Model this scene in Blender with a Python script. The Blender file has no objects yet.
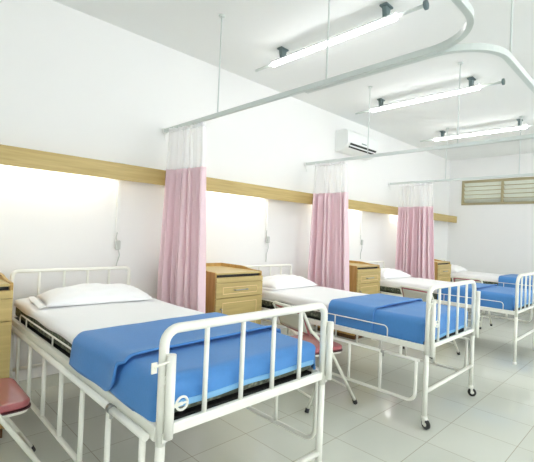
import bpy, bmesh, math, random
from mathutils import Vector, Matrix
PI = math.pi
random.seed(4)
scene = bpy.context.scene
COL = scene.collection

# ------------------------------------------------------------ materials
def srgb(r, g, b):
    f = lambda c: (c/255/12.92 if c/255 <= .04045 else ((c/255+.055)/1.055)**2.4)
    return (f(r), f(g), f(b), 1)

def mat(name, col, rough=.5, metal=0, noise=0, nscale=8, bump=0, bscale=60, coat=0, trans=0, alpha=1, sheen=0, stretch=None):
    m = bpy.data.materials.new(name); m.use_nodes = True
    nt = m.node_tree; b = nt.nodes['Principled BSDF']
    b.inputs['Base Color'].default_value = col
    b.inputs['Roughness'].default_value = rough
    b.inputs['Metallic'].default_value = metal
    b.inputs['Coat Weight'].default_value = coat
    b.inputs['Transmission Weight'].default_value = trans
    b.inputs['Alpha'].default_value = alpha
    b.inputs['Sheen Weight'].default_value = sheen
    tc = nt.nodes.new('ShaderNodeTexCoord'); mp = nt.nodes.new('ShaderNodeMapping')
    nt.links.new(tc.outputs['Object'], mp.inputs['Vector'])
    if stretch: mp.inputs['Scale'].default_value = stretch
    if noise:
        n = nt.nodes.new('ShaderNodeTexNoise'); n.inputs['Scale'].default_value = nscale; n.inputs['Detail'].default_value = 4
        nt.links.new(mp.outputs[0], n.inputs['Vector'])
        mx = nt.nodes.new('ShaderNodeMixRGB'); mx.blend_type = 'MIX'
        mx.inputs[1].default_value = tuple(c*(1-noise) for c in col[:3])+(1,)
        mx.inputs[2].default_value = tuple(min(1, c*(1+noise)) for c in col[:3])+(1,)
        nt.links.new(n.outputs['Fac'], mx.inputs[0]); nt.links.new(mx.outputs[0], b.inputs['Base Color'])
    if bump:
        n2 = nt.nodes.new('ShaderNodeTexNoise'); n2.inputs['Scale'].default_value = bscale
        nt.links.new(mp.outputs[0], n2.inputs['Vector'])
        bp = nt.nodes.new('ShaderNodeBump'); bp.inputs['Strength'].default_value = bump; bp.inputs['Distance'].default_value = .01
        nt.links.new(n2.outputs['Fac'], bp.inputs['Height']); nt.links.new(bp.outputs[0], b.inputs['Normal'])
    return m

def emit(name, col, strength):
    m = bpy.data.materials.new(name); m.use_nodes = True
    nt = m.node_tree; nt.nodes.clear()
    e = nt.nodes.new('ShaderNodeEmission'); e.inputs[0].default_value = col; e.inputs[1].default_value = strength
    o = nt.nodes.new('ShaderNodeOutputMaterial'); nt.links.new(e.outputs[0], o.inputs[0])
    return m

def wood(name, c1, c2, axis='X', scale=3.0, rough=.4):
    m = bpy.data.materials.new(name); m.use_nodes = True
    nt = m.node_tree; b = nt.nodes['Principled BSDF']; b.inputs['Roughness'].default_value = rough
    tc = nt.nodes.new('ShaderNodeTexCoord'); mp = nt.nodes.new('ShaderNodeMapping')
    nt.links.new(tc.outputs['Object'], mp.inputs['Vector'])
    mp.inputs['Scale'].default_value = {'X': (.6, 12, 14), 'Z': (12, 12, .8)}[axis]
    n = nt.nodes.new('ShaderNodeTexNoise'); n.inputs['Scale'].default_value = scale; n.inputs['Detail'].default_value = 6
    n.inputs['Distortion'].default_value = .6
    nt.links.new(mp.outputs[0], n.inputs['Vector'])
    cr = nt.nodes.new('ShaderNodeValToRGB'); cr.color_ramp.elements[0].position = .32; cr.color_ramp.elements[1].position = .68
    cr.color_ramp.elements[0].color = c1; cr.color_ramp.elements[1].color = c2
    nt.links.new(n.outputs['Fac'], cr.inputs[0]); nt.links.new(cr.outputs[0], b.inputs['Base Color'])
    return m

def cloth_translucent(name, col, trl, transp=0.0, pleat=0):
    m = bpy.data.materials.new(name); m.use_nodes = True
    nt = m.node_tree; nt.nodes.clear()
    d = nt.nodes.new('ShaderNodeBsdfDiffuse'); d.inputs[0].default_value = col
    t = nt.nodes.new('ShaderNodeBsdfTranslucent'); t.inputs[0].default_value = col
    mx = nt.nodes.new('ShaderNodeMixShader'); mx.inputs[0].default_value = trl
    nt.links.new(d.outputs[0], mx.inputs[1]); nt.links.new(t.outputs[0], mx.inputs[2])
    out = nt.nodes.new('ShaderNodeOutputMaterial'); last = mx
    if transp:
        tr = nt.nodes.new('ShaderNodeBsdfTransparent'); m2 = nt.nodes.new('ShaderNodeMixShader')
        # net: fine procedural mesh, averaged as partial see-through
        m2.inputs[0].default_value = transp
        nt.links.new(mx.outputs[0], m2.inputs[1]); nt.links.new(tr.outputs[0], m2.inputs[2]); last = m2
    nt.links.new(last.outputs[0], out.inputs[0])
    return m

def tile_floor():
    m = bpy.data.materials.new('white_gloss_tiles'); m.use_nodes = True
    nt = m.node_tree; b = nt.nodes['Principled BSDF']
    tc = nt.nodes.new('ShaderNodeTexCoord'); mp = nt.nodes.new('ShaderNodeMapping')
    nt.links.new(tc.outputs['Object'], mp.inputs['Vector'])
    mp.inputs['Location'].default_value = (-.1, .325+.0, 0)
    br = nt.nodes.new('ShaderNodeTexBrick'); br.offset = 0; br.squash = 1
    br.inputs['Scale'].default_value = 1; br.inputs['Brick Width'].default_value = .4; br.inputs['Row Height'].default_value = .4
    br.inputs['Mortar Size'].default_value = .0022; br.inputs['Mortar Smooth'].default_value = .3
    br.inputs['Color1'].default_value = srgb(222, 226, 215); br.inputs['Color2'].default_value = srgb(217, 221, 210)
    br.inputs['Mortar'].default_value = srgb(176, 172, 152)
    nt.links.new(mp.outputs[0], br.inputs['Vector'])
    n = nt.nodes.new('ShaderNodeTexNoise'); n.inputs['Scale'].default_value = .9; n.inputs['Detail'].default_value = 3
    nt.links.new(tc.outputs['Object'], n.inputs['Vector'])
    mx = nt.nodes.new('ShaderNodeMixRGB'); mx.blend_type = 'MULTIPLY'; mx.inputs[0].default_value = .12
    nt.links.new(br.outputs['Color'], mx.inputs[1]); nt.links.new(n.outputs['Fac'], mx.inputs[2])
    nt.links.new(mx.outputs[0], b.inputs['Base Color'])
    b.inputs['Roughness'].default_value = .09
    b.inputs['Specular IOR Level'].default_value = .55
    bp = nt.nodes.new('ShaderNodeBump'); bp.inputs['Strength'].default_value = .25; bp.inputs['Distance'].default_value = .001
    inv = nt.nodes.new('ShaderNodeMath'); inv.operation = 'SUBTRACT'; inv.inputs[0].default_value = 1
    nt.links.new(br.outputs['Fac'], inv.inputs[1]); nt.links.new(inv.outputs[0], bp.inputs['Height'])
    nt.links.new(bp.outputs[0], b.inputs['Normal'])
    return m

M = dict(
    wall=mat('white_wall_paint', srgb(242, 243, 242), .7, noise=.01, nscale=2),
    ceil=mat('ceiling_paint', srgb(240, 243, 242), .8),
    floor=tile_floor(),
    metal=mat('white_enamelled_steel', srgb(242, 243, 234), .3, noise=.02, nscale=5),
    metal2=mat('cream_enamelled_steel', srgb(232, 233, 220), .35, noise=.04, nscale=5),
    alu=mat('white_aluminium', srgb(212, 220, 217), .35),
    steel=mat('bare_steel', srgb(170, 172, 168), .3, metal=.9),
    blue=mat('blue_blanket_cloth', srgb(72, 138, 206), .62, noise=.06, nscale=60, bump=.12, bscale=180, sheen=.1),
    hem=mat('light_blue_hem', srgb(128, 184, 226), .8),
    sheet=mat('white_cotton', srgb(250, 251, 252), .85, bump=.25, bscale=5),
    tick=None,
    pink=cloth_translucent('pink_curtain_cloth', srgb(253, 228, 235), .12),
    net=cloth_translucent('white_curtain_net', srgb(255, 255, 255), .35, .30),
    wood=wood('honey_wood_veneer', srgb(184, 146, 78), srgb(204, 166, 98), 'Z'),
    wood_front=wood('pale_oak_veneer', srgb(190, 168, 108), srgb(206, 184, 122), 'X'),
    rail=wood('oak_rail_veneer', srgb(182, 158, 96), srgb(202, 180, 118), 'X', 4),
    groove=mat('dark_wood_groove', srgb(96, 66, 36), .7),
    rubber=mat('black_rubber', srgb(38, 40, 40), .6),
    dark=mat('dark_gap', srgb(30, 30, 30), .7),
    vinyl=mat('burgundy_vinyl', srgb(172, 88, 92), .28, coat=.9, noise=.05),
    piping=mat('dark_piping', srgb(70, 28, 34), .4),
    plastic=mat('white_plastic', srgb(240, 242, 240), .4),
    acp=mat('air_conditioner_plastic', srgb(236, 240, 238), .4),
    lwood=mat('olive_painted_wood', srgb(172, 162, 128), .6, noise=.05),
    slat=mat('pale_painted_slat', srgb(216, 220, 208), .6),
    clamp=mat('grey_clamp', srgb(104, 122, 124), .5),
    tube=emit('fluorescent_tube', (1, .995, 1, 1), 26),
    tube2=emit('wall_fluorescent_tube', (1, 1, .98, 1), 20),
)
def ticking():
    m = bpy.data.materials.new('dark_mattress_ticking'); m.use_nodes = True
    nt = m.node_tree; b = nt.nodes['Principled BSDF']; b.inputs['Roughness'].default_value = .9
    tc = nt.nodes.new('ShaderNodeTexCoord')
    v = nt.nodes.new('ShaderNodeTexVoronoi'); v.inputs['Scale'].default_value = 42
    nt.links.new(tc.outputs['Object'], v.inputs['Vector'])
    cr = nt.nodes.new('ShaderNodeValToRGB')
    cr.color_ramp.elements[0].color = srgb(150, 154, 134); cr.color_ramp.elements[1].color = srgb(84, 92, 78)
    cr.color_ramp.elements[0].position = .1; cr.color_ramp.elements[1].position = .5
    nt.links.new(v.outputs['Distance'], cr.inputs[0]); nt.links.new(cr.outputs[0], b.inputs['Base Color'])
    return m
M['tick'] = ticking()

# ------------------------------------------------------------ mesh helpers
class MB:
    def __init__(s): s.bm = bmesh.new()
    def box(s, x0, x1, y0, y1, z0, z1, rot=None, smooth=False):
        vs = [s.bm.verts.new((x, y, z)) for x in (x0, x1) for y in (y0, y1) for z in (z0, z1)]
        for f in ((0,1,3,2),(4,6,7,5),(0,4,5,1),(2,3,7,6),(0,2,6,4),(1,5,7,3)):
            s.bm.faces.new([vs[i] for i in f])
        if rot:
            for v in vs: v.co = rot @ v.co
        return s
    def sweep(s, pts, prof, up=None, closed_prof=True, smooth=True):
        """sweep a closed 2-D profile [(a,b)] along pts"""
        pts = [Vector(p) for p in pts]; n = len(pts)
        tang = []
        for i in range(n):
            a = pts[max(i-1, 0)]; b = pts[min(i+1, n-1)]
            tang.append((b-a).normalized())
        t0 = tang[0]
        ref = Vector(up) if up else (Vector((0,0,1)) if abs(t0.z) < .9 else Vector((1,0,0)))
        side = t0.cross(ref).normalized(); nrm = side.cross(t0).normalized()
        rings = []
        for i in range(n):
            t = tang[i]
            if up:
                side = t.cross(ref).normalized(); nrm = side.cross(t).normalized()
            elif i:
                q = tang[i-1].rotation_difference(t)
                side = (q @ side).normalized(); nrm = (q @ nrm).normalized()
            k = 1.0
            if 0 < i < n-1:
                c = (pts[i]-pts[i-1]).normalized().dot(t); k = 1/max(c, .5)
            rings.append([s.bm.verts.new(pts[i] + side*a + nrm*b) for a, b in prof])
        m = len(prof)
        for i in range(n-1):
            for j in range(m):
                f = s.bm.faces.new((rings[i][j], rings[i][(j+1) % m], rings[i+1][(j+1) % m], rings[i+1][j])); f.smooth = smooth
        s.bm.faces.new(rings[0][::-1]); s.bm.faces.new(rings[-1])
        return s
    def tube(s, pts, r, seg=12, fillet=0):
        if fillet: pts = fil(pts, fillet)
        return s.sweep(pts, [(r*math.cos(2*PI*i/seg), r*math.sin(2*PI*i/seg)) for i in range(seg)])
    def lathe(s, c, axis, prof, seg=20):
        """prof: [(r, h)] about axis through c"""
        ax = Vector(axis).normalized(); ref = Vector((0,0,1)) if abs(ax.z) < .9 else Vector((1,0,0))
        u = ax.cross(ref).normalized(); w = ax.cross(u)
        c = Vector(c); rings = []
        for r, h in prof:
            rings.append([s.bm.verts.new(c + ax*h + (u*math.cos(2*PI*k/seg) + w*math.sin(2*PI*k/seg))*max(r, 1e-4)) for k in range(seg)])
        for a, b in zip(rings, rings[1:]):
            for k in range(seg):
                f = s.bm.faces.new((a[k], a[(k+1) % seg], b[(k+1) % seg], b[k])); f.smooth = True
        s.bm.faces.new(rings[0][::-1]); s.bm.faces.new(rings[-1]); return s
    def prism(s, poly, x0, x1, ax='x'):
        """poly in (y,z) extruded along x, or (x,z) along y, or (x,y) along z"""
        def P(a, b, t): return {'x': (t, a, b), 'y': (a, t, b), 'z': (a, b, t)}[ax]
        A = [s.bm.verts.new(P(a, b, x0)) for a, b in poly]; B = [s.bm.verts.new(P(a, b, x1)) for a, b in poly]
        n = len(poly)
        for i in range(n): s.bm.faces.new((A[i], A[(i+1) % n], B[(i+1) % n], B[i]))
        s.bm.faces.new(A[::-1]); s.bm.faces.new(B); return s
    def ring(s, c, axis, R, r, seg=20, s2=8, arc=None):
        ax = Vector(axis).normalized(); ref = Vector((0,0,1)) if abs(ax.z) < .9 else Vector((1,0,0))
        u = ax.cross(ref).normalized(); w = ax.cross(u); c = Vector(c); rings = []
        for k in range(seg):
            a = 2*PI*k/seg; d = u*math.cos(a)+w*math.sin(a)
            rings.append([s.bm.verts.new(c + d*(R+r*math.cos(2*PI*j/s2)) + ax*r*math.sin(2*PI*j/s2)) for j in range(s2)])
        for k in range(seg):
            for j in range(s2):
                f = s.bm.faces.new((rings[k][j], rings[k][(j+1) % s2], rings[(k+1) % seg][(j+1) % s2], rings[(k+1) % seg][j])); f.smooth = True
        return s
    def grid(s, fn, nu, nv, smooth=True):
        V = [[s.bm.verts.new(fn(i/nu, j/nv)) for j in range(nv+1)] for i in range(nu+1)]
        for i in range(nu):
            for j in range(nv):
                f = s.bm.faces.new((V[i][j], V[i+1][j], V[i+1][j+1], V[i][j+1])); f.smooth = smooth
        return s
    def build(s, name, m, parent=None, bevel=0, solid=0, offset=0, subsurf=0, seg=2):
        bmesh.ops.recalc_face_normals(s.bm, faces=s.bm.faces)
        me = bpy.data.meshes.new(name); s.bm.to_mesh(me); s.bm.free()
        o = bpy.data.objects.new(name, me); COL.objects.link(o)
        me.materials.append(m)
        if parent is not None: o.parent = parent
        if solid:
            md = o.modifiers.new('solid', 'SOLIDIFY'); md.thickness = solid; md.offset = offset
        if bevel:
            md = o.modifiers.new('bevel', 'BEVEL'); md.width = bevel; md.segments = seg; md.limit_method = 'ANGLE'; md.angle_limit = math.radians(40)
        if subsurf:
            md = o.modifiers.new('sub', 'SUBSURF'); md.levels = subsurf; md.render_levels = subsurf
        return o

def fil(pts, r, k=6):
    pts = [Vector(p) for p in pts]; out = [pts[0]]
    for i in range(1, len(pts)-1):
        a, b, c = pts[i-1], pts[i], pts[i+1]
        d1 = (a-b).normalized(); d2 = (c-b).normalized()
        ang = d1.angle(d2)
        if ang > PI-.02: out.append(b); continue
        L = min(r/math.tan(ang/2), .49*(a-b).length, .49*(c-b).length)
        rr = L*math.tan(ang/2)
        cen = b + (d1+d2).normalized()*(rr/math.sin(ang/2))
        p1 = b+d1*L; p2 = b+d2*L
        v1 = p1-cen; v2 = p2-cen; th = v1.angle(v2); axn = v1.cross(v2).normalized()
        for j in range(k+1): out.append(cen + Matrix.Rotation(th*j/k, 3, axn) @ v1)
    out.append(pts[-1]); return out

def empty(name, label, cat, loc=(0,0,0), rz=0, group=None):
    o = bpy.data.objects.new(name, None); COL.objects.link(o); o.empty_display_size = .1
    o.location = loc; o.rotation_euler = (0, 0, rz)
    o['label'] = label; o['category'] = cat
    if group: o['group'] = group
    return o
def tag(o, label, cat, group=None):
    o['label'] = label; o['category'] = cat
    if group: o['group'] = group
    return o
def struct(o): o['kind'] = 'structure'; return o
def place(o, loc, rz=0): o.location = loc; o.rotation_euler = (0, 0, rz); return o

# ------------------------------------------------------------ the room
XF, XL, YB, ZC = 8.7, -1.6, -6.2, 2.98
struct(MB().box(XL-.15, XF+.15, YB-.15, .15, -.12, 0).build('floor', M['floor']))
struct(MB().box(XL-.15, XF+.15, YB-.15, .15, ZC, ZC+.12).build('ceiling', M['ceil']))
struct(MB().box(XL-.15, XF+.15, 0, .15, 0, ZC).build('wall_head', M['wall']))
struct(MB().box(XL-.15, XL, YB, 0, 0, ZC).build('wall_left', M['wall']))
# far wall with the louvre opening
LY1, LY0, LZ0, LZ1 = -.255, -2.60, 2.025, 2.53
w = MB()
w.box(XF, XF+.15, YB, 0, 0, LZ0); w.box(XF, XF+.15, YB, 0, LZ1, ZC)
w.box(XF, XF+.15, LY1, 0, LZ0, LZ1); w.box(XF, XF+.15, YB, LY0, LZ0, LZ1)
struct(w.build('wall_far', M['wall']))
# unseen opposite wall; its three wide windows are added to let in daylight
added_wins = [(-1.0, 1.4), (2.2, 4.8), (5.6, 8.2)]; WZ0, WZ1 = .95, 2.5
w = MB(); w.box(XL, XF, YB-.15, YB, 0, WZ0); w.box(XL, XF, YB-.15, YB, WZ1, ZC)
edges = [XL]+[e for q in added_wins for e in q]+[XF]
for a, b in zip(edges[::2], edges[1::2]): w.box(a, b, YB-.15, YB, WZ0, WZ1)
struct(w.build('wall_back', M['wall']))
for k, (a, b) in enumerate(added_wins):
    f = MB(); t = .05; y0, y1 = YB-.1, YB-.04
    f.box(a, b, y0, y1, WZ0, WZ0+t).box(a, b, y0, y1, WZ1-t, WZ1)
    for q in (a, (a+b)/2-t/2, b-t): f.box(q, q+t, y0, y1, WZ0+t, WZ1-t)
    struct(f.build('window_%d' % (k+2), M['plastic']))
# baseboard tiles along the head wall
struct(MB().box(XL, XF, -.012, 0, 0, .09).build('baseboard_head', mat('skirting_tile', srgb(216, 218, 206), .25)))
struct(MB().box(XF-.012, XF, YB, -.012, 0, .09).build('baseboard_far', bpy.data.materials['skirting_tile']))
# louvred ventilation window
fr = MB(); t = .045; x0, x1 = XF-.02, XF+.07
fr.box(x0, x1, LY0, LY1, LZ0, LZ0+t).box(x0, x1, LY0, LY1, LZ1-t, LZ1)
for q in (LY1-t, -1.01-t/2, -1.78-t/2, LY0): fr.box(x0, x1, q, q+t, LZ0+t, LZ1-t)
wf = struct(fr.build('window_1', M['lwood'], bevel=.004))
sl = MB(); se = MB()
n = 5
for (ya, yb) in ((-1.01+t/2, LY1-t), (-1.78+t/2, -1.01-t/2), (LY0+t, -1.78-t/2)):
    for i in range(n):
        zc = LZ0+t + (LZ1-LZ0-2*t)*(i+.5)/n
        R = Matrix.Translation((XF+.025, 0, zc)) @ Matrix.Rotation(math.radians(50), 4, 'Y')
        sl.box(-.05, .05, ya, yb, -.005, .005, rot=R)
        se.box(-.058, -.050, ya, yb, -.008, .008, rot=R)
sl.build('louvre_slats', M['slat'], wf); se.build('slat_edges', M['lwood'], wf)

# unseen wall, roof and floor added outside the louvre to block sky light
struct(MB().box(XF+1.3, XF+1.4, -5, 2, 0, 3.3).build('wall_sky_blocker', M['wall']))
struct(MB().box(XF+.16, XF+1.3, -5, 2, 3.2, 3.3).build('ceiling_sky_blocker', M['wall']))
struct(MB().box(XF+.16, XF+1.3, -5, 2, -.1, 0).build('floor_sky_blocker', M['wall']))

# ------------------------------------------------------------ wooden light rail
r = empty('light_rail', 'long honey oak wooden pelmet board running along the head wall above the beds', 'wall rail', (0, 0, 1.655))
rl = MB().box(XL, XF-.002, -.175, -.155, 0, .135).build('front_board', M['rail'], r, bevel=.002)
MB().box(XL, XF-.002, -.155, 0, .115, .133).build('top_board', M['rail'], r)
for i, (a, b, lb) in enumerate(((.15, 1.40, 'over the nearest bed'), (2.1, 3.2, 'over the second bed'), (4.15, 5.25, 'over the third bed'), (6.2, 7.2, 'over the farthest bed'))):
    t_ = empty('wall_lamp', 'white fluorescent strip lamp tucked behind the wooden rail '+lb, 'lamp', ((a+b)/2, -.05, 1.70), 0, 'wall lamps behind the wooden rail')
    h = (b-a)/2
    MB().box(-h-.03, h+.03, .0, .05, .0, .06).build('housing', M['plastic'], t_, bevel=.004)
    MB().tube([(-h, -.025, .0), (h, -.025, .0)], .014).build('tube', M['tube2'], t_)
for i, (x, lb, zb) in enumerate(((1.485, 'above the nearest bed', 1.22), (3.29, 'above the second bed', 1.30), (5.31, 'above the third bed', 1.30))):
    t_ = empty('cable_trunking', 'slim white vertical cable trunking with hanging cord '+lb, 'cable trunking', (x, 0, 0), 0, 'cable trunkings under the wooden rail')
    MB().box(-.016, .016, -.022, 0, zb, 1.654).build('duct', M['plastic'], t_, bevel=.003)
    pts = [(0, -.012, zb), (-.012, -.02, zb-.05), (.0, -.035, zb-.12), (.02, -.03, zb-.2), (.0, -.02, zb-.28), (.0, -.02, .93)]
    MB().tube(fil(pts, .05), .0045, 8).build('cord', mat('cord_grey', srgb(196, 202, 198), .5) if i == 0 else bpy.data.materials['cord_grey'], t_)
    MB().box(-.02, .02, -.05, -.022, zb-.15, zb-.07).build('pendant_switch', bpy.data.materials['cord_grey'], t_, bevel=.008)
    MB().box(-.03, .03, -.05, 0, 1.79, 1.815).build('junction_box', M['alu'], t_, bevel=.005)

# ------------------------------------------------------------ ceiling lamps
def lamp(x, label):
    t_ = empty('ceiling_lamp', label, 'ceiling lamp', (x, -1.3, 2.87), 0, 'fluorescent ceiling lamps')
    MB().tube([(0, .62, 0), (0, -.63, 0)], .026, 16).build('tube', M['tube'], t_)
    sh = MB(); A = [math.radians(90+a) for a in range(-84, 85, 12)]
    sh.prism([(.0275*math.cos(a), .0275*math.sin(a)) for a in A]+[(.0295*math.cos(a), .0295*math.sin(a)) for a in A[::-1]], -.63, .62, 'y')
    sh.build('uplight_shield', M['plastic'], t_)  # shell added over the tube to keep its light off the ceiling
    MB().tube([(0, .86, 0), (0, .62, 0)], .013, 12).build('end_sleeve', M['alu'], t_)
    MB().tube([(0, -.63, 0), (0, -.84, 0)], .013, 12).build('end_sleeve', M['alu'], t_)
    MB().lathe((0, -.84, 0), (0, -1, 0), [(.02, 0), (.032, .003), (.032, .02), (.02, .024)]).build('end_cap', M['clamp'], t_)
    for y in (.50, -.55):
        b = MB(); b.box(-.05, .05, y-.03, y+.03, .095, .109)
        b.prism([(-.035, .095), (.035, .095), (.022, .02), (-.022, .02)], y-.018, y+.018, 'y')
        b.build('bracket', M['clamp'], t_, bevel=.004)
    return t_
lamp(2.63, 'brightest fluorescent tube on the ceiling, nearest of the three, above the first curtain track')
lamp(4.40, 'middle fluorescent ceiling tube with dark end cap, between the nearest and farthest tubes')
lamp(6.28, 'farthest fluorescent ceiling tube, closest to the louvred wall window')

# ------------------------------------------------------------ curtain tracks
ZT = 2.185
def arc_track(pts, r): return fil(pts, r, 12)
prof = [(-.014, -.016), (.014, -.016), (.014, .016), (-.014, .016)]
def rod(b, x, y):
    b.tube([(x, y, ZT+.016), (x, y, ZC-.008)], .0055, 8)
    b.lathe((x, y, ZC-.012), (0, 0, 1), [(.022, 0), (.026, .004), (.026, .0115)], 12)
def track(label, pts, rods, wall_ends=()):
    t_ = empty('curtain_track', label, 'curtain track', (pts[0][0], 0, ZT), 0, 'ceiling hung curtain tracks')
    L = Vector((-pts[0][0], 0, -ZT))
    b = MB().sweep(arc_track(pts, .26), prof, up=(0, 0, 1), smooth=False)
    o = b.build('rail', M['alu'], t_, bevel=.002)
    o.location = L
    for x, y in rods:
        b = MB(); rod(b, x, y); o = b.build('hanging_rod', M['alu'], t_); o.location = L
    for x in wall_ends:
        b = MB(); b.lathe((x, 0, ZT), (0, -1, 0), [(.03, .0), (.03, .012), (.018, .016)]); b.tube([(x, -.01, ZT-.02), (x-.0, -.03, ZT-.1)], .004, 6)
        o = b.build('wall_flange', M['plastic'], t_); o.location = L
track('nearest curved white curtain track, carrying the first pink curtain', [(1.9, -.016, ZT), (1.9, -2.78, ZT), (-.3, -2.78, ZT), (-.3, -.016, ZT)],
      [(1.9, -.82), (1.9, -1.89), (.8, -2.78)], (1.9,))
track('second curved white curtain track joining the nearest one, carrying the second pink curtain', [(1.932, -1.71, ZT), (1.932, -2.78, ZT), (3.95, -2.78, ZT), (3.95, -.016, ZT)],
      [(2.24, -2.78), (3.95, -.92), (3.95, -1.90)], (3.95,))
track('farthest curved white curtain track, carrying the third pink curtain', [(3.982, -1.71, ZT), (3.982, -2.78, ZT), (6.13, -2.78, ZT), (6.13, -.016, ZT)],
      [(6.13, -.93), (6.13, -1.90)], (6.13,))

# ------------------------------------------------------------ curtains
def curtain(x, y0, y1, z0, label, seed, nf=9, flare=.1):
    rnd = random.Random(seed); ph = [rnd.uniform(-.5, .5) for _ in range(40)]
    t_ = empty('privacy_curtain', label, 'curtain', (x, (y0+y1)/2, z0), 0, 'pink ward curtains')
    ym = (y0+y1)/2
    def pos(u, z):
        d = (2.15-z)/(2.15-z0)              # 0 top, 1 bottom
        n_ = nf*u; k = int(n_)
        w_ = u + .018*math.sin(2*PI*u*3.1+seed)
        spread = 1 + .12*d*0 
        y = y0 + (y1-y0)*w_ - ym
        y += (flare*d)*w_ * (-1 if y1 < y0 else 1)
        amp = .038*(.55+.6*min(1, d*1.4)) * (1+.45*math.sin(5.3*u+seed))
        xx = amp*math.sin(2*PI*nf*u + 1.1*math.sin(4*u*PI+seed) + .5*d*math.sin(3*u+seed)) + .012*d*math.sin(17*u+seed*2)
        y += .012*math.cos(4*PI*nf*u)*.6
        xx = xx*(1+.6*(1-u)) - .035*(1-u)
        return (xx, y, z-z0)
    zs = 1.79
    nu = nf*14
    MB().grid(lambda u, v: pos(u, zs+.012*math.sin(9*u)*0 + (z0-zs)*v), nu, 26).build('cloth', M['pink'], t_, solid=.0025)
    MB().grid(lambda u, v: pos(u, 2.155+(zs-.004-2.155)*v), nu, 8).build('net_panel', M['net'], t_)
    MB().grid(lambda u, v: (lambda p: (p[0]*1.02, p[1], p[2]))(pos(u, 2.158-.03*v)), nu, 2).build('heading_tape', M['sheet'], t_, solid=.003)
    for k in range(nf+1):
        u = (k+.02)/nf*.96+.015
        p = pos(u, 2.15)
        b = MB(); b.tube([(p[0], p[1], 2.13-z0), (0, p[1], 2.16-z0), (0, p[1], 2.170-z0)], .0025, 6)
        b.build('hook', M['plastic'], t_)
curtain(1.9, -.195, -.645, .34, 'nearest pink curtain with white net top, beside the first wooden cabinet', 1)
curtain(3.95, -.195, -.64, .34, 'second pink curtain, hanging between the second bed and the third cabinet', 2)
curtain(6.13, -.23, -.76, .34, 'third and farthest pink curtain with white net top', 5)

# ------------------------------------------------------------ air conditioner
a = empty('air_conditioner', 'white split air conditioner mounted high on the head wall', 'air conditioner', (4.97, 0, 2.46))
P = [(0, .30), (-.17, .30), (-.215, .27), (-.225, .11), (-.185, .04), (-.10, 0), (0, 0)]
MB().prism(P, -.40, .40).build('body', M['acp'], a, bevel=.012, seg=3)
def onslant(s, off):  # along the slanted outlet face
    y = -.225+(.04)*s; z = .11-.07*s; nrm = Vector((0, -.87, -.5)); return Vector((0, y, z))+nrm*off
b = MB()
for s0, s1 in ((.05, .42), (.58, .92)):
    q0, q1, q2, q3 = onslant(s0, .0015), onslant(s1, .0015), onslant(s1, -.01), onslant(s0, -.01)
    b.prism([(q.y, q.z) for q in (q0, q1, q2, q3)], -.34, .34)
b.build('air_outlet', M['dark'], a)
q = [onslant(.42, .0), onslant(.58, .0), onslant(.62, .012), onslant(.38, .012)]
MB().prism([(v.y, v.z) for v in q], -.34, .34).build('louvre_flap', M['acp'], a)
MB().box(-.06, .06, -.2285, -.223, .135, .147).build('badge', M['clamp'], a)

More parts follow.
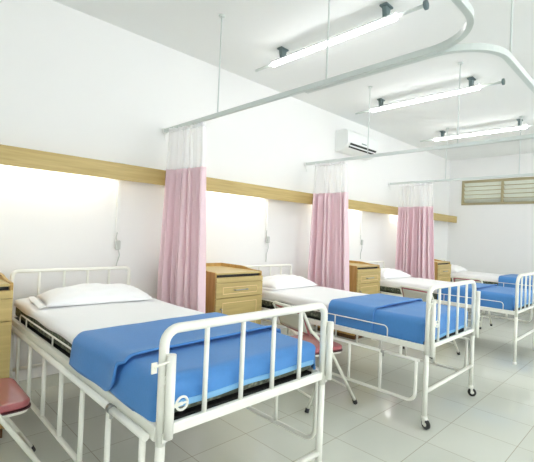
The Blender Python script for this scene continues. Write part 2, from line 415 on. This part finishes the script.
# ------------------------------------------------------------ bed
def bed(xc, fz, label, rz=0, casters=True, foot_top=.95, head_top=.925, radius=.07, W=.435, big_rail=True, guards=(-1, 1), gt=.06, gr=.0135, sleeves=True, ret_end=-.73, gdepth=None):
    """origin at floor centre; head at +y"""
    t_ = empty('hospital_bed', label, 'hospital bed', (xc, -1.2175, 0), rz, 'white enamelled hospital beds')
    L = 1.0175; R = .0165
    met = M['metal']
    for s in (1, -1):                        # headboard, footboard
        y = L*s; top = (head_top if s > 0 else foot_top) - R
        hb = MB().tube([(-W, y, fz-.06), (-W, y, top), (W, y, top), (W, y, fz-.06)], R*(1 if s < 0 else .8), 14, radius if s < 0 else .035).build('headboard' if s > 0 else 'footboard', met, t_)
        z0_, z1_ = (fz-.036, fz+.002) if big_rail else (fz-.03, fz-.002)
        MB().box(-W, W, y-.011, y+.011, z0_, z1_).build('lower_rail', met, hb, bevel=.006)
        for k in range(4):
            x = -W + 2*W*(k+1)/5
            MB().tube([(x, y, fz-.03), (x, y, top)], .0095, 10).build('bar', met, hb)
        for sx in (1, -1):
            leg = MB().tube([(sx*W, y, .085 if casters else .02), (sx*W, y, fz-.055)], R*.97, 14).build('leg', met, t_)
            if casters:
                b = MB(); a_ = .5 if sx > 0 else -.35
                ax = Vector((math.cos(a_), math.sin(a_), 0)); c = Vector((sx*W, y-.012, .032))
                b.lathe(c-ax*.011, ax, [(.022, 0), (.032, .003), (.032, .019), (.022, .022)], 20)
                b.build('caster', M['rubber'], leg)
                b = MB(); b.lathe(c-ax*.0145, ax, [(.012, 0), (.014, .002), (.014, .027), (.012, .029)], 14)
                b.lathe((sx*W, y, .062), (0, 0, 1), [(.022, 0), (.024, .004), (.019, .024)], 14)
                for q in (-1, 1):
                    p = c+ax*.0165*q
                    side = Vector((-ax.y, ax.x, 0))*.012
                    b.sweep([p+Vector((0, .004, -.002)), p+Vector((0, .006, .034))], [(-.009, -.0015), (.009, -.0015), (.009, .0015), (-.009, .0015)], smooth=False)
                b.build('caster_fork', met, leg)
            else:
                MB().lathe((sx*W, y, .0), (0, 0, 1), [(.018, 0), (.02, .004), (.02, .02), (.017, .024)], 14).build('foot_cap', M['plastic'], leg)
    MB().tube([(-W, -L, .245), (W, -L, .245)], .0135, 10).build('crossbar', met, t_)
    MB().tube([(-W, L, .245), (W, L, .245)], .012, 10).build('crossbar', met, t_)
    # drip pole sleeves in front of the foot posts
    for sx in (-1, 1) if sleeves else ():
        sl_ = MB().tube([(sx*W+.010, -L-.030, fz-(.03 if big_rail else .07)), (sx*W+.010, -L-.030, .862)], .0155, 14).build('drip_pole_sleeve', met, t_)
        for zb_ in (.78, fz-.03): MB().box(sx*W-.006, sx*W+.014, -L-.022, -L-.010, zb_-.015, zb_+.015).build('bracket', met, sl_)
    # clamp screw on left sleeve, hand wheel on its right
    if sleeves:
        b = MB(); b.tube([(-W+.0, -L-.034, .843), (-W-.055, -L-.034, .835)], .005, 8)
        b.box(-W-.062, -W-.042, -L-.037, -L-.031, .815, .85)
        b.build('clamp_screw', M['metal2'], t_, bevel=.002)
        b = MB(); cx, cz = -W+.05, .70
        b.ring((cx, -L-.04, cz), (0, 1, 0), .021, .0042); b.tube([(cx-.02, -L-.04, cz), (cx+.02, -L-.04, cz)], .0035, 6)
        b.tube([(cx-.035, -L-.035, cz-.006), (cx+.002, -L-.04, cz)], .006, 8)
        b.build('hand_wheel', met, t_)
    # side beams, deck
    for sx in (-1, 1):
        MB().box(min(sx*(W-.008), sx*(W+.016)), max(sx*(W-.008), sx*(W+.016)), -L+.012, L-.012, fz-(.052 if big_rail else .040), fz).build('side_rail', met, t_, bevel=.004)
        # thin retaining rail that keeps the mattress in place
        b = MB(); x = sx*(W+(.002 if big_rail else .010))
        b.tube([(x, ret_end, fz-.004), (x, ret_end, fz+(.054 if big_rail else .078)), (x, .75, fz+(.054 if big_rail else .078)), (x, .75, fz-.004)], .0045, 8, .03)
        for y in (.6, .09, -.27): b.tube([(x, y, fz-.004), (x, y, fz+(.054 if big_rail else .078))], .0045, 8)
        b.build('retaining_rail', met, t_)
    d = MB().box(-W+.016, W-.016, -L+.05, L-.02, fz-.03, fz-.012)
    d.build('deck', M['dark'], t_)
    for y in (-.6, 0, .6): MB().box(-W+.016, W-.016, y-.015, y+.015, fz-.06, fz-.031).build('cross_beam', met, t_)
    # lowered folding side guards
    for sx in guards:
        x = sx*(W+.033); y0, y1 = -L+.055, L-.22; zt = fz-gt; zb = fz-(gdepth or .385)
        g = MB().tube([(x, y1, zt), (x, y1, zb), (x, y0, zb), (x, y0, zt)], .0115, 12, .06)
        g = g.build('side_guard', met, t_)
        MB().tube([(x, y1+.02, zt), (x, y0+.26, zt)], gr, 12).build('top_bar', met, g)
        MB().tube([(x, y0+.235, zt), (x, y0-.02, zt)], gr, 12).build('top_bar', met, g)
        b = MB(); b.tube([(x, y0+.262, zt), (x, y0+.233, zt)], gr+.003, 12); b.box(x-.004, x+.004, y0+.24, y0+.25, zt-.035, zt-.01)
        b.build('latch', M['steel'], g)
        for k in range(1, 7):
            y = y0 + .265*k + .0
            if y < y1-.05: MB().tube([(x, y, zb), (x, y, zt)], .0105, 10).build('bar', met, g)
        for y in (y0+.12, .7):
            MB().box(min(x, sx*W+sx*.014), max(x, sx*W+sx*.014), y-.006, y+.006, zt-.006, fz-.04).build('bracket', met, g)
    return t_

def fold_map(a, half, r):
    """cloth arc length a from centre -> (outward, drop)"""
    s = 1 if a >= 0 else -1; a = abs(a); f = half-r
    if a <= f: return s*a, 0
    a -= f; q = r*PI/2
    if a <= q: return s*(f+r*math.sin(a/r)), r*(1-math.cos(a/r))
    return s*half, r + (a-q)

def cloth_over(W, y_start, y_end, zt, drop_l, drop_r, drop_f, r, wr=.003, seed=0, nu=90, nv=70, flare=.0, drop_h=None, base=0, hem_wave=.0, vmin=0.0, umin=0.0, push=0.0):
    rnd = random.Random(seed); k1, k2, k3 = [rnd.uniform(0, 6) for _ in range(3)]
    q = r*PI/2 - r
    def fn(u, v):
        u = umin+(1-2*umin)*u
        s = -(W+drop_l+q) + (2*W+drop_l+drop_r+2*q)*u
        Ly = y_start-y_end
        vv = v
        vv = vmin + (1-vmin)*v
        tt = (Ly+drop_f+(q if drop_f else 0))*vv
        x, d1 = fold_map(s, W, r)
        if drop_f:
            yy, d2 = fold_map(max(tt, 1e-5)+5, Ly+5, r); yy -= 5
        else: yy, d2 = tt, 0
        z = zt - max(d1, d2)
        if drop_f and d1 > 0 and d2 > 0:     # rounded vertical corner
            kx = min(1, d1/r); ky = min(1, d2/r); c = .35*r*kx*ky
            x -= math.copysign(c, x); yy -= c
            z = zt - math.hypot(d1, d2) if math.hypot(d1, d2) < max(drop_l, drop_f)*.9 else z
            z = zt - max(d1, d2)
        y = y_start - yy
        nz = wr*(math.sin(5*x+k1+3*y)+.6*math.sin(13*y+k2-4*x)+.4*math.sin(23*x+9*y+k3))
        if max(d1, d2) < .5*r: z += nz
        else:
            if d1 >= d2: x += math.copysign(abs(nz)*.8 + flare*max(0, d1-r*.5) + .004*math.sin(16*y+k1)*min(1, d1/.1), x)
            if d2 > d1: y -= abs(nz)*.8 + .004*math.sin(18*x+k2)
        if d2 > r: z += .05*math.sin(7*x+k1)*(d2-r)
        z += hem_wave*math.sin(6*y+k2)*max(0, d1-r)*2
        y -= push
        return (x, y, z)
    return MB().grid(fn, nu, nv)

def bedding(xc, fz, lab, thick, seed, sheet_drop, drop, W, pil, rough=False):
    """mattress, pillow and blanket for one bed (each its own thing)"""
    rz = 0; loc = (xc, -1.2175, fz)
    zt = thick; dark_gap = sheet_drop
    m_ = empty('mattress', 'dark patterned mattress in a white fitted sheet on '+lab, 'mattress', loc, rz, 'mattresses on the hospital beds')
    MB().box(-W, W, -.975, .975, .0, zt-.008).build('ticking', M['tick'], m_, bevel=.022, seg=4)
    q = .03
    def fn(u, v):
        s = -(W+.005+dark_gap) + 2*(W+.005+dark_gap)*u; t = -(.98+dark_gap) + 2*(.98+dark_gap)*v
        x, d1 = fold_map(s, W+.006, q); y, d2 = fold_map(t, .982, q)
        if d1 > 0 and d2 > 0:
            c = .35*q*min(1, d1/q)*min(1, d2/q); x -= math.copysign(c, x); y -= math.copysign(c, y)
        z = zt - max(d1, d2) + (.0025*math.sin(7*x+seed+2*y)+.002*math.sin(11*y+3*x+seed) if max(d1, d2) < .01 else 0)
        if max(d1, d2) > dark_gap-.025: z += .004*math.sin(14*(x+y)+seed)
        return (x, y, z)
    MB().grid(fn, 60, 90).build('fitted_sheet', M['sheet'], m_, solid=.003, offset=1)
    # pillow
    px, py, pw, pd, ph, pr = pil
    p_ = empty('pillow', 'plump white pillow with a flat flange at the head of '+lab, 'pillow', (xc+px, -1.2175+py, fz+zt+.008), rz+pr, 'white pillows')
    rnd = random.Random(seed*7+1); kk = [rnd.uniform(0, 6) for _ in range(5)]
    def pf(top):
        def f(u, v):
            a = 2*u-1; b_ = 2*v-1
            # pinched sides between pointed corners
            x = a*pw*(1-.06*(1-b_*b_)*abs(a)**3); y = b_*pd*(1-.07*(1-a*a)*abs(b_)**3)
            h = max(0, (1-abs(a)**2.6))**.55 * max(0, (1-abs(b_)**2.4))**.6
            wr = .006*math.sin(9*a+kk[0]+4*b_)*h+.004*math.sin(17*b_+kk[1]-6*a)*h + .004*math.sin(30*a*b_+kk[2])*(h**.5)*(1-h)
            if top: return (x, y, .012+ph*h+wr)
            return (x, y, .012-.010*min(1, h*3))
        return f
    b = MB().grid(pf(True), 44, 32).grid(pf(False), 44, 32)
    bmesh.ops.remove_doubles(b.bm, verts=b.bm.verts, dist=.0008)
    b.build('pillow_body', M['sheet'], p_)
    def fl(u, v):   # flange strip at the open end
        a = -pw-.045*u*(1-.25*abs(2*v-1)); b_ = (2*v-1)*pd*(1-.02*u)
        return (a, b_, .013-.006*u+.006*math.sin(9*v+kk[3])*u)
    MB().grid(fl, 5, 24).build('flange', M['sheet'], p_, solid=.004)
    # blanket
    bl = empty('blanket', 'folded blue blanket with light blue hem over the foot half of '+lab, 'blanket', loc, rz, 'blue blankets')
    Wb = W+.013; y0, y1 = (-.235 if rough else -.185), -.988; ys = -.715 if rough else -.60
    dr = zt-.047-(.022 if rough else 0)
    fl_ = .13 if rough else .03
    cloth_over(Wb, y0-.01, y1, zt+.010, drop, drop, dr, .045, .002, seed, flare=fl_, hem_wave=.06 if rough else 0).build('lower_layer', M['blue'], bl, solid=.007, offset=0)
    tot = (y0-.01-y1)+dr+.045*(PI/2-1)
    full = 2*Wb+2*drop+2*.045*(PI/2-1)
    cloth_over(Wb, y0-.01, y1, zt+.010, drop, drop, dr, .045, .002, seed, flare=fl_, hem_wave=.06 if rough else 0, vmin=1-.021/tot, umin=(drop+.06)/full, push=.0045, nv=4).build('hem', M['hem'], bl, solid=.004)
    # folded-back layer on top, its front edge lifting off the lower layer
    nv = 50
    top = cloth_over(Wb+.010, y0, ys, zt+.0225, drop+.004, drop+.004, 0, .05, .002, seed+3, flare=fl_, nv=nv)
    for vtx in top.bm.verts:
        k = max(0, min(1, (ys+.09-vtx.co.y)/.09)); k = k*k
        onside = max(0, min(1, (zt-vtx.co.z)/.05))
        vtx.co.z += (.014 if rough else .008)*k*(1-onside)
        vtx.co.x += math.copysign(.008*k*onside, vtx.co.x); vtx.co.z += .065*k*onside*(1 if rough else 0)
        if rough:   # the front edge sweeps towards the foot on the left as it falls
            vtx.co.y -= .03*k*max(0, min(1, (-vtx.co.x-.25)/.2))**1.5*(1-.6*onside)
    top.build('folded_layer', M['blue'], bl, solid=.010, offset=0)

bed(1.097, .625, 'nearest white hospital bed, its lowered side guard beside the burgundy chair', 0, True, .953, .945, .05, W=.421, gt=.038, gdepth=.36)
bed(3.100, .555, 'second white hospital bed from the front, standing on black casters', 0, True, .958, .918, .07, big_rail=False, gt=.105, gr=.009)
bed(5.270, .555, 'third white hospital bed, between the second bed and the farthest bed', 0, False, .945, .918, .11, big_rail=False, guards=(1,), gt=.05, gr=.009, sleeves=False, ret_end=-.895, gdepth=.24)
bed(7.640, .555, 'farthest white hospital bed, mostly hidden beside the far wall', 0, False, .945, .918, .11, big_rail=False, guards=(), sleeves=False, ret_end=-.895)
bedding(1.097, .625, 'the nearest bed', .120, 1, .036, .088, .405, (.01, .65, .345, .205, .09, -.10), rough=True)
bedding(3.100, .555, 'the second bed', .153, 2, .065, .128, .395, (.0, .73, .345, .215, .10, .04))
bedding(5.270, .555, 'the third bed', .153, 3, .065, .128, .395, (.0, .73, .345, .215, .10, -.06))
bedding(7.640, .555, 'the farthest bed', .153, 4, .065, .128, .395, (.0, .73, .345, .215, .10, .08))

# ------------------------------------------------------------ bedside cabinets
def cabinet(x, label):
    W, D, H = .275, .62, .910
    t_ = empty('bedside_cabinet', label, 'bedside cabinet', (x, -.66, 0), 0, 'wooden bedside cabinets')
    # local: front at y=0, back at +D
    wd, wf_ = M['wood'], M['wood_front']
    side = [(0, .05), (0, H-.012), (.006, H), (.12, H+.003), (.19, H+.012), (.25, H+.022), (.31, H+.026), (D, H+.026), (D, .05)]
    body = MB()
    body.box(-W+.018, W-.018, .02, D-.01, .05, .07).box(-W+.018, W-.018, D-.02, D-.002, .05, H+.026)
    body.box(-W+.018, W-.018, .022, D-.02, H-.04, H-.022)
    body.box(-W+.018, W-.018, .006, .022, H-.085, H-.045)
    body.build('carcass', wd, t_, bevel=.002)
    for s in (-1, 1):
        MB().prism(side, s*W-(.018 if s > 0 else 0), s*W+(0 if s > 0 else .018)).build('side_panel', wd, t_, bevel=.003)
    MB().box(-W+.018, W-.018, .0, D-.02, H-.0215, H-.006).build('top', wf_, t_, bevel=.002)
    MB().box(-W+.019, W-.019, .021, .024, H-.046, H-.022).build('slot_shadow_gap', M['dark'], t_)
    def front(name, z0, z1, handle):
        f = MB().box(-W+.004, W-.004, -.018, -.001, z0, z1).build(name, wf_, t_, bevel=.002)
        fx, fz0, fz1 = W-.075, z0+.03, z1-.035
        g = MB(); tt = .007
        g.box(-fx, fx, -.0215, -.0185, fz0, fz0+tt).box(-fx, fx, -.0215, -.0185, fz1-tt, fz1)
        g.box(-fx, -fx+tt, -.0215, -.0185, fz0+tt, fz1-tt).box(fx-tt, fx, -.0215, -.0185, fz0+tt, fz1-tt)
        g.build('inset_frame', mat('pale_moulding', srgb(232, 206, 152), .5) if 'pale_moulding' not in bpy.data.materials else bpy.data.materials['pale_moulding'], f)
        b = MB(); p = handle
        b.tube(p, .0055, 8, .008); b.build('handle', M['steel'], f)
    MB().box(-W+.004, W-.004, -.018, -.001, H-.088, H-.045).build('fascia', wf_, t_, bevel=.002)
    zd = .69
    front('drawer', zd, H-.091, [(-.075, -.018, .755), (-.075, -.042, .755), (.075, -.042, .755), (.075, -.018, .755)])
    front('door', .085, zd-.006, [(-W+.055, -.018, .60), (-W+.055, -.042, .60), (-W+.055, -.042, .50), (-W+.055, -.018, .50)])
    MB().box(-W+.02, W-.02, .01, D-.02, .0, .0495).build('plinth', M['groove'], t_)
cabinet(.313, 'wooden bedside cabinet at the left edge, behind the nearest burgundy chair')
cabinet(2.340, 'light wooden bedside cabinet between the nearest pink curtain and the second bed')
cabinet(4.50, 'wooden bedside cabinet between the second pink curtain and the third bed')
cabinet(6.885, 'wooden bedside cabinet beside the farthest pink curtain')

# ------------------------------------------------------------ folding chairs
def chair(x, y, rz, label):
    """origin on the floor midway between feet; faces +x"""
    t_ = empty('folding_chair', label, 'folding chair', (x, y, 0), rz, 'burgundy folding chairs')
    w = .205; met = M['metal2']
    for s in (-1, 1):
        MB().tube([(.31, s*w, .02), (.06, s*w, .42), (-.13, s*w, .59), (-.20, s*w, .72)], .0115, 10, .08).build('leg', met, t_)
        MB().tube([(-.12, s*(w-.022), .02), (.03, s*(w-.022), .36), (.08, s*(w-.022), .405)], .0105, 10).build('leg', met, t_)
        MB().lathe((.316, s*w, .0), (-.5, 0, 1), [(.016, .006), (.017, .01), (.016, .038)], 12).build('rubber_foot', M['rubber'], t_)
        MB().lathe((-.125, s*(w-.022), .0), (.3, 0, 1), [(.015, .006), (.016, .01), (.015, .036)], 12).build('rubber_foot', M['rubber'], t_)
        MB().lathe((.035, s*(w-.010), .34), (0, s, 0), [(.01, -.02), (.012, -.018), (.012, .012), (.008, .016)], 10).build('pivot', M['steel'], t_)
    MB().tube([(-.198, -w, .716), (-.205, -w+.03, .730), (-.205, w-.03, .730), (-.198, w, .716)], .0115, 10).build('top_rail', met, t_)
    MB().tube([(.24, -w, .132), (.24, w, .132)], .008, 8).build('stretcher', met, t_)
    MB().tube([(-.09, -w+.022, .105), (-.09, w-.022, .105)], .008, 8).build('stretcher', met, t_)
    # seat: steel pan, dark piping, padded burgundy top
    def rr(hx, hy, r, cx=0):
        out = []
        for (sx, sy, a0) in ((1, 1, 0), (-1, 1, 90), (-1, -1, 180), (1, -1, 270)):
            for k in range(7):
                a = math.radians(a0+15*k); out.append((cx+sx*(hx-r)+r*math.cos(a), sy*(hy-r)+r*math.sin(a)))
        return out
    MB().prism(rr(.185, .192, .05, .005), .395, .413, 'z').build('seat_frame', met, t_, bevel=.004)
    st = MB().prism(rr(.192, .197, .055, .005), .418, .452, 'z').build('seat', M['vinyl'], t_, bevel=.014, seg=4)
    MB().prism(rr(.196, .201, .058, .005), .413, .419, 'z').build('piping', M['piping'], st)
    # backrest pad, slightly bowed
    def bk(dx):
        def f(u, v):
            a = 2*u-1; z = .555+.165*v
            edge = (1-abs(a)**8)*(1-abs(2*v-1)**6)
            x_ = -.142 - .06*v + .012*a*a
            return (x_+dx*(.3+.7*edge), a*(w-.012), z)
        return f
    b = MB().grid(bk(.012), 16, 10).grid(bk(-.012), 16, 10)
    pad = b.build('backrest', M['vinyl'], t_, solid=.006)
    def bs(u, v):
        a = 2*u-1; vv = .10+.80*v; p = bk(-.0165)((.5+.5*a*.93), vv); return (p[0]-.004, p[1]-.012, p[2])
    MB().grid(bs, 12, 6).build('rear_plate', mat('grey_rear_plate', srgb(196, 196, 184), .35, coat=.4) if 'grey_rear_plate' not in bpy.data.materials else bpy.data.materials['grey_rear_plate'], pad, solid=.003)
    return t_
chair(.345, -1.135, 0, 'burgundy folding chair at the left edge, beside the nearest bed')
chair(2.387, -1.44, math.radians(-15), 'burgundy folding chair between the nearest bed and the second bed')
chair(4.434, -1.45, math.radians(-15), 'burgundy folding chair between the second bed and the third bed')
chair(6.43, -1.255, 0, 'burgundy folding chair between the third bed and the farthest bed')

# ------------------------------------------------------------ camera
F = 398.458; yaw, pitch, roll = math.radians(44.378184), math.radians(.403608), math.radians(-2.394456)
fw = Vector((math.sin(yaw)*math.cos(pitch), math.cos(yaw)*math.cos(pitch), math.sin(pitch)))
r0 = Vector((math.cos(yaw), -math.sin(yaw), 0)); d0 = fw.cross(r0)
rt = r0*math.cos(roll)+d0*math.sin(roll); dn = -r0*math.sin(roll)+d0*math.cos(roll)
cam = bpy.data.cameras.new('camera'); co = bpy.data.objects.new('camera', cam); COL.objects.link(co)
mt = Matrix((( rt.x, -dn.x, -fw.x, 0), (rt.y, -dn.y, -fw.y, -3.377), (rt.z, -dn.z, -fw.z, 1.26), (0, 0, 0, 1)))
co.matrix_world = mt
cam.sensor_width = 36; cam.lens = F*36/534; cam.clip_start = .05
scene.camera = co

# ------------------------------------------------------------ light
wd = bpy.data.worlds.new('daylight'); scene.world = wd; wd.use_nodes = True
bg = wd.node_tree.nodes['Background']; bg.inputs[0].default_value = (.98, .985, 1, 1); bg.inputs[1].default_value = 6.5
scene.cycles.use_denoising = True
scene.cycles.max_bounces = 10; scene.cycles.diffuse_bounces = 6; scene.cycles.sample_clamp_indirect = 8
vs = scene.view_settings
vs.view_transform = 'Standard'; vs.look = 'None'; vs.gamma = 1; vs.exposure = -.14; vs.use_curve_mapping = False
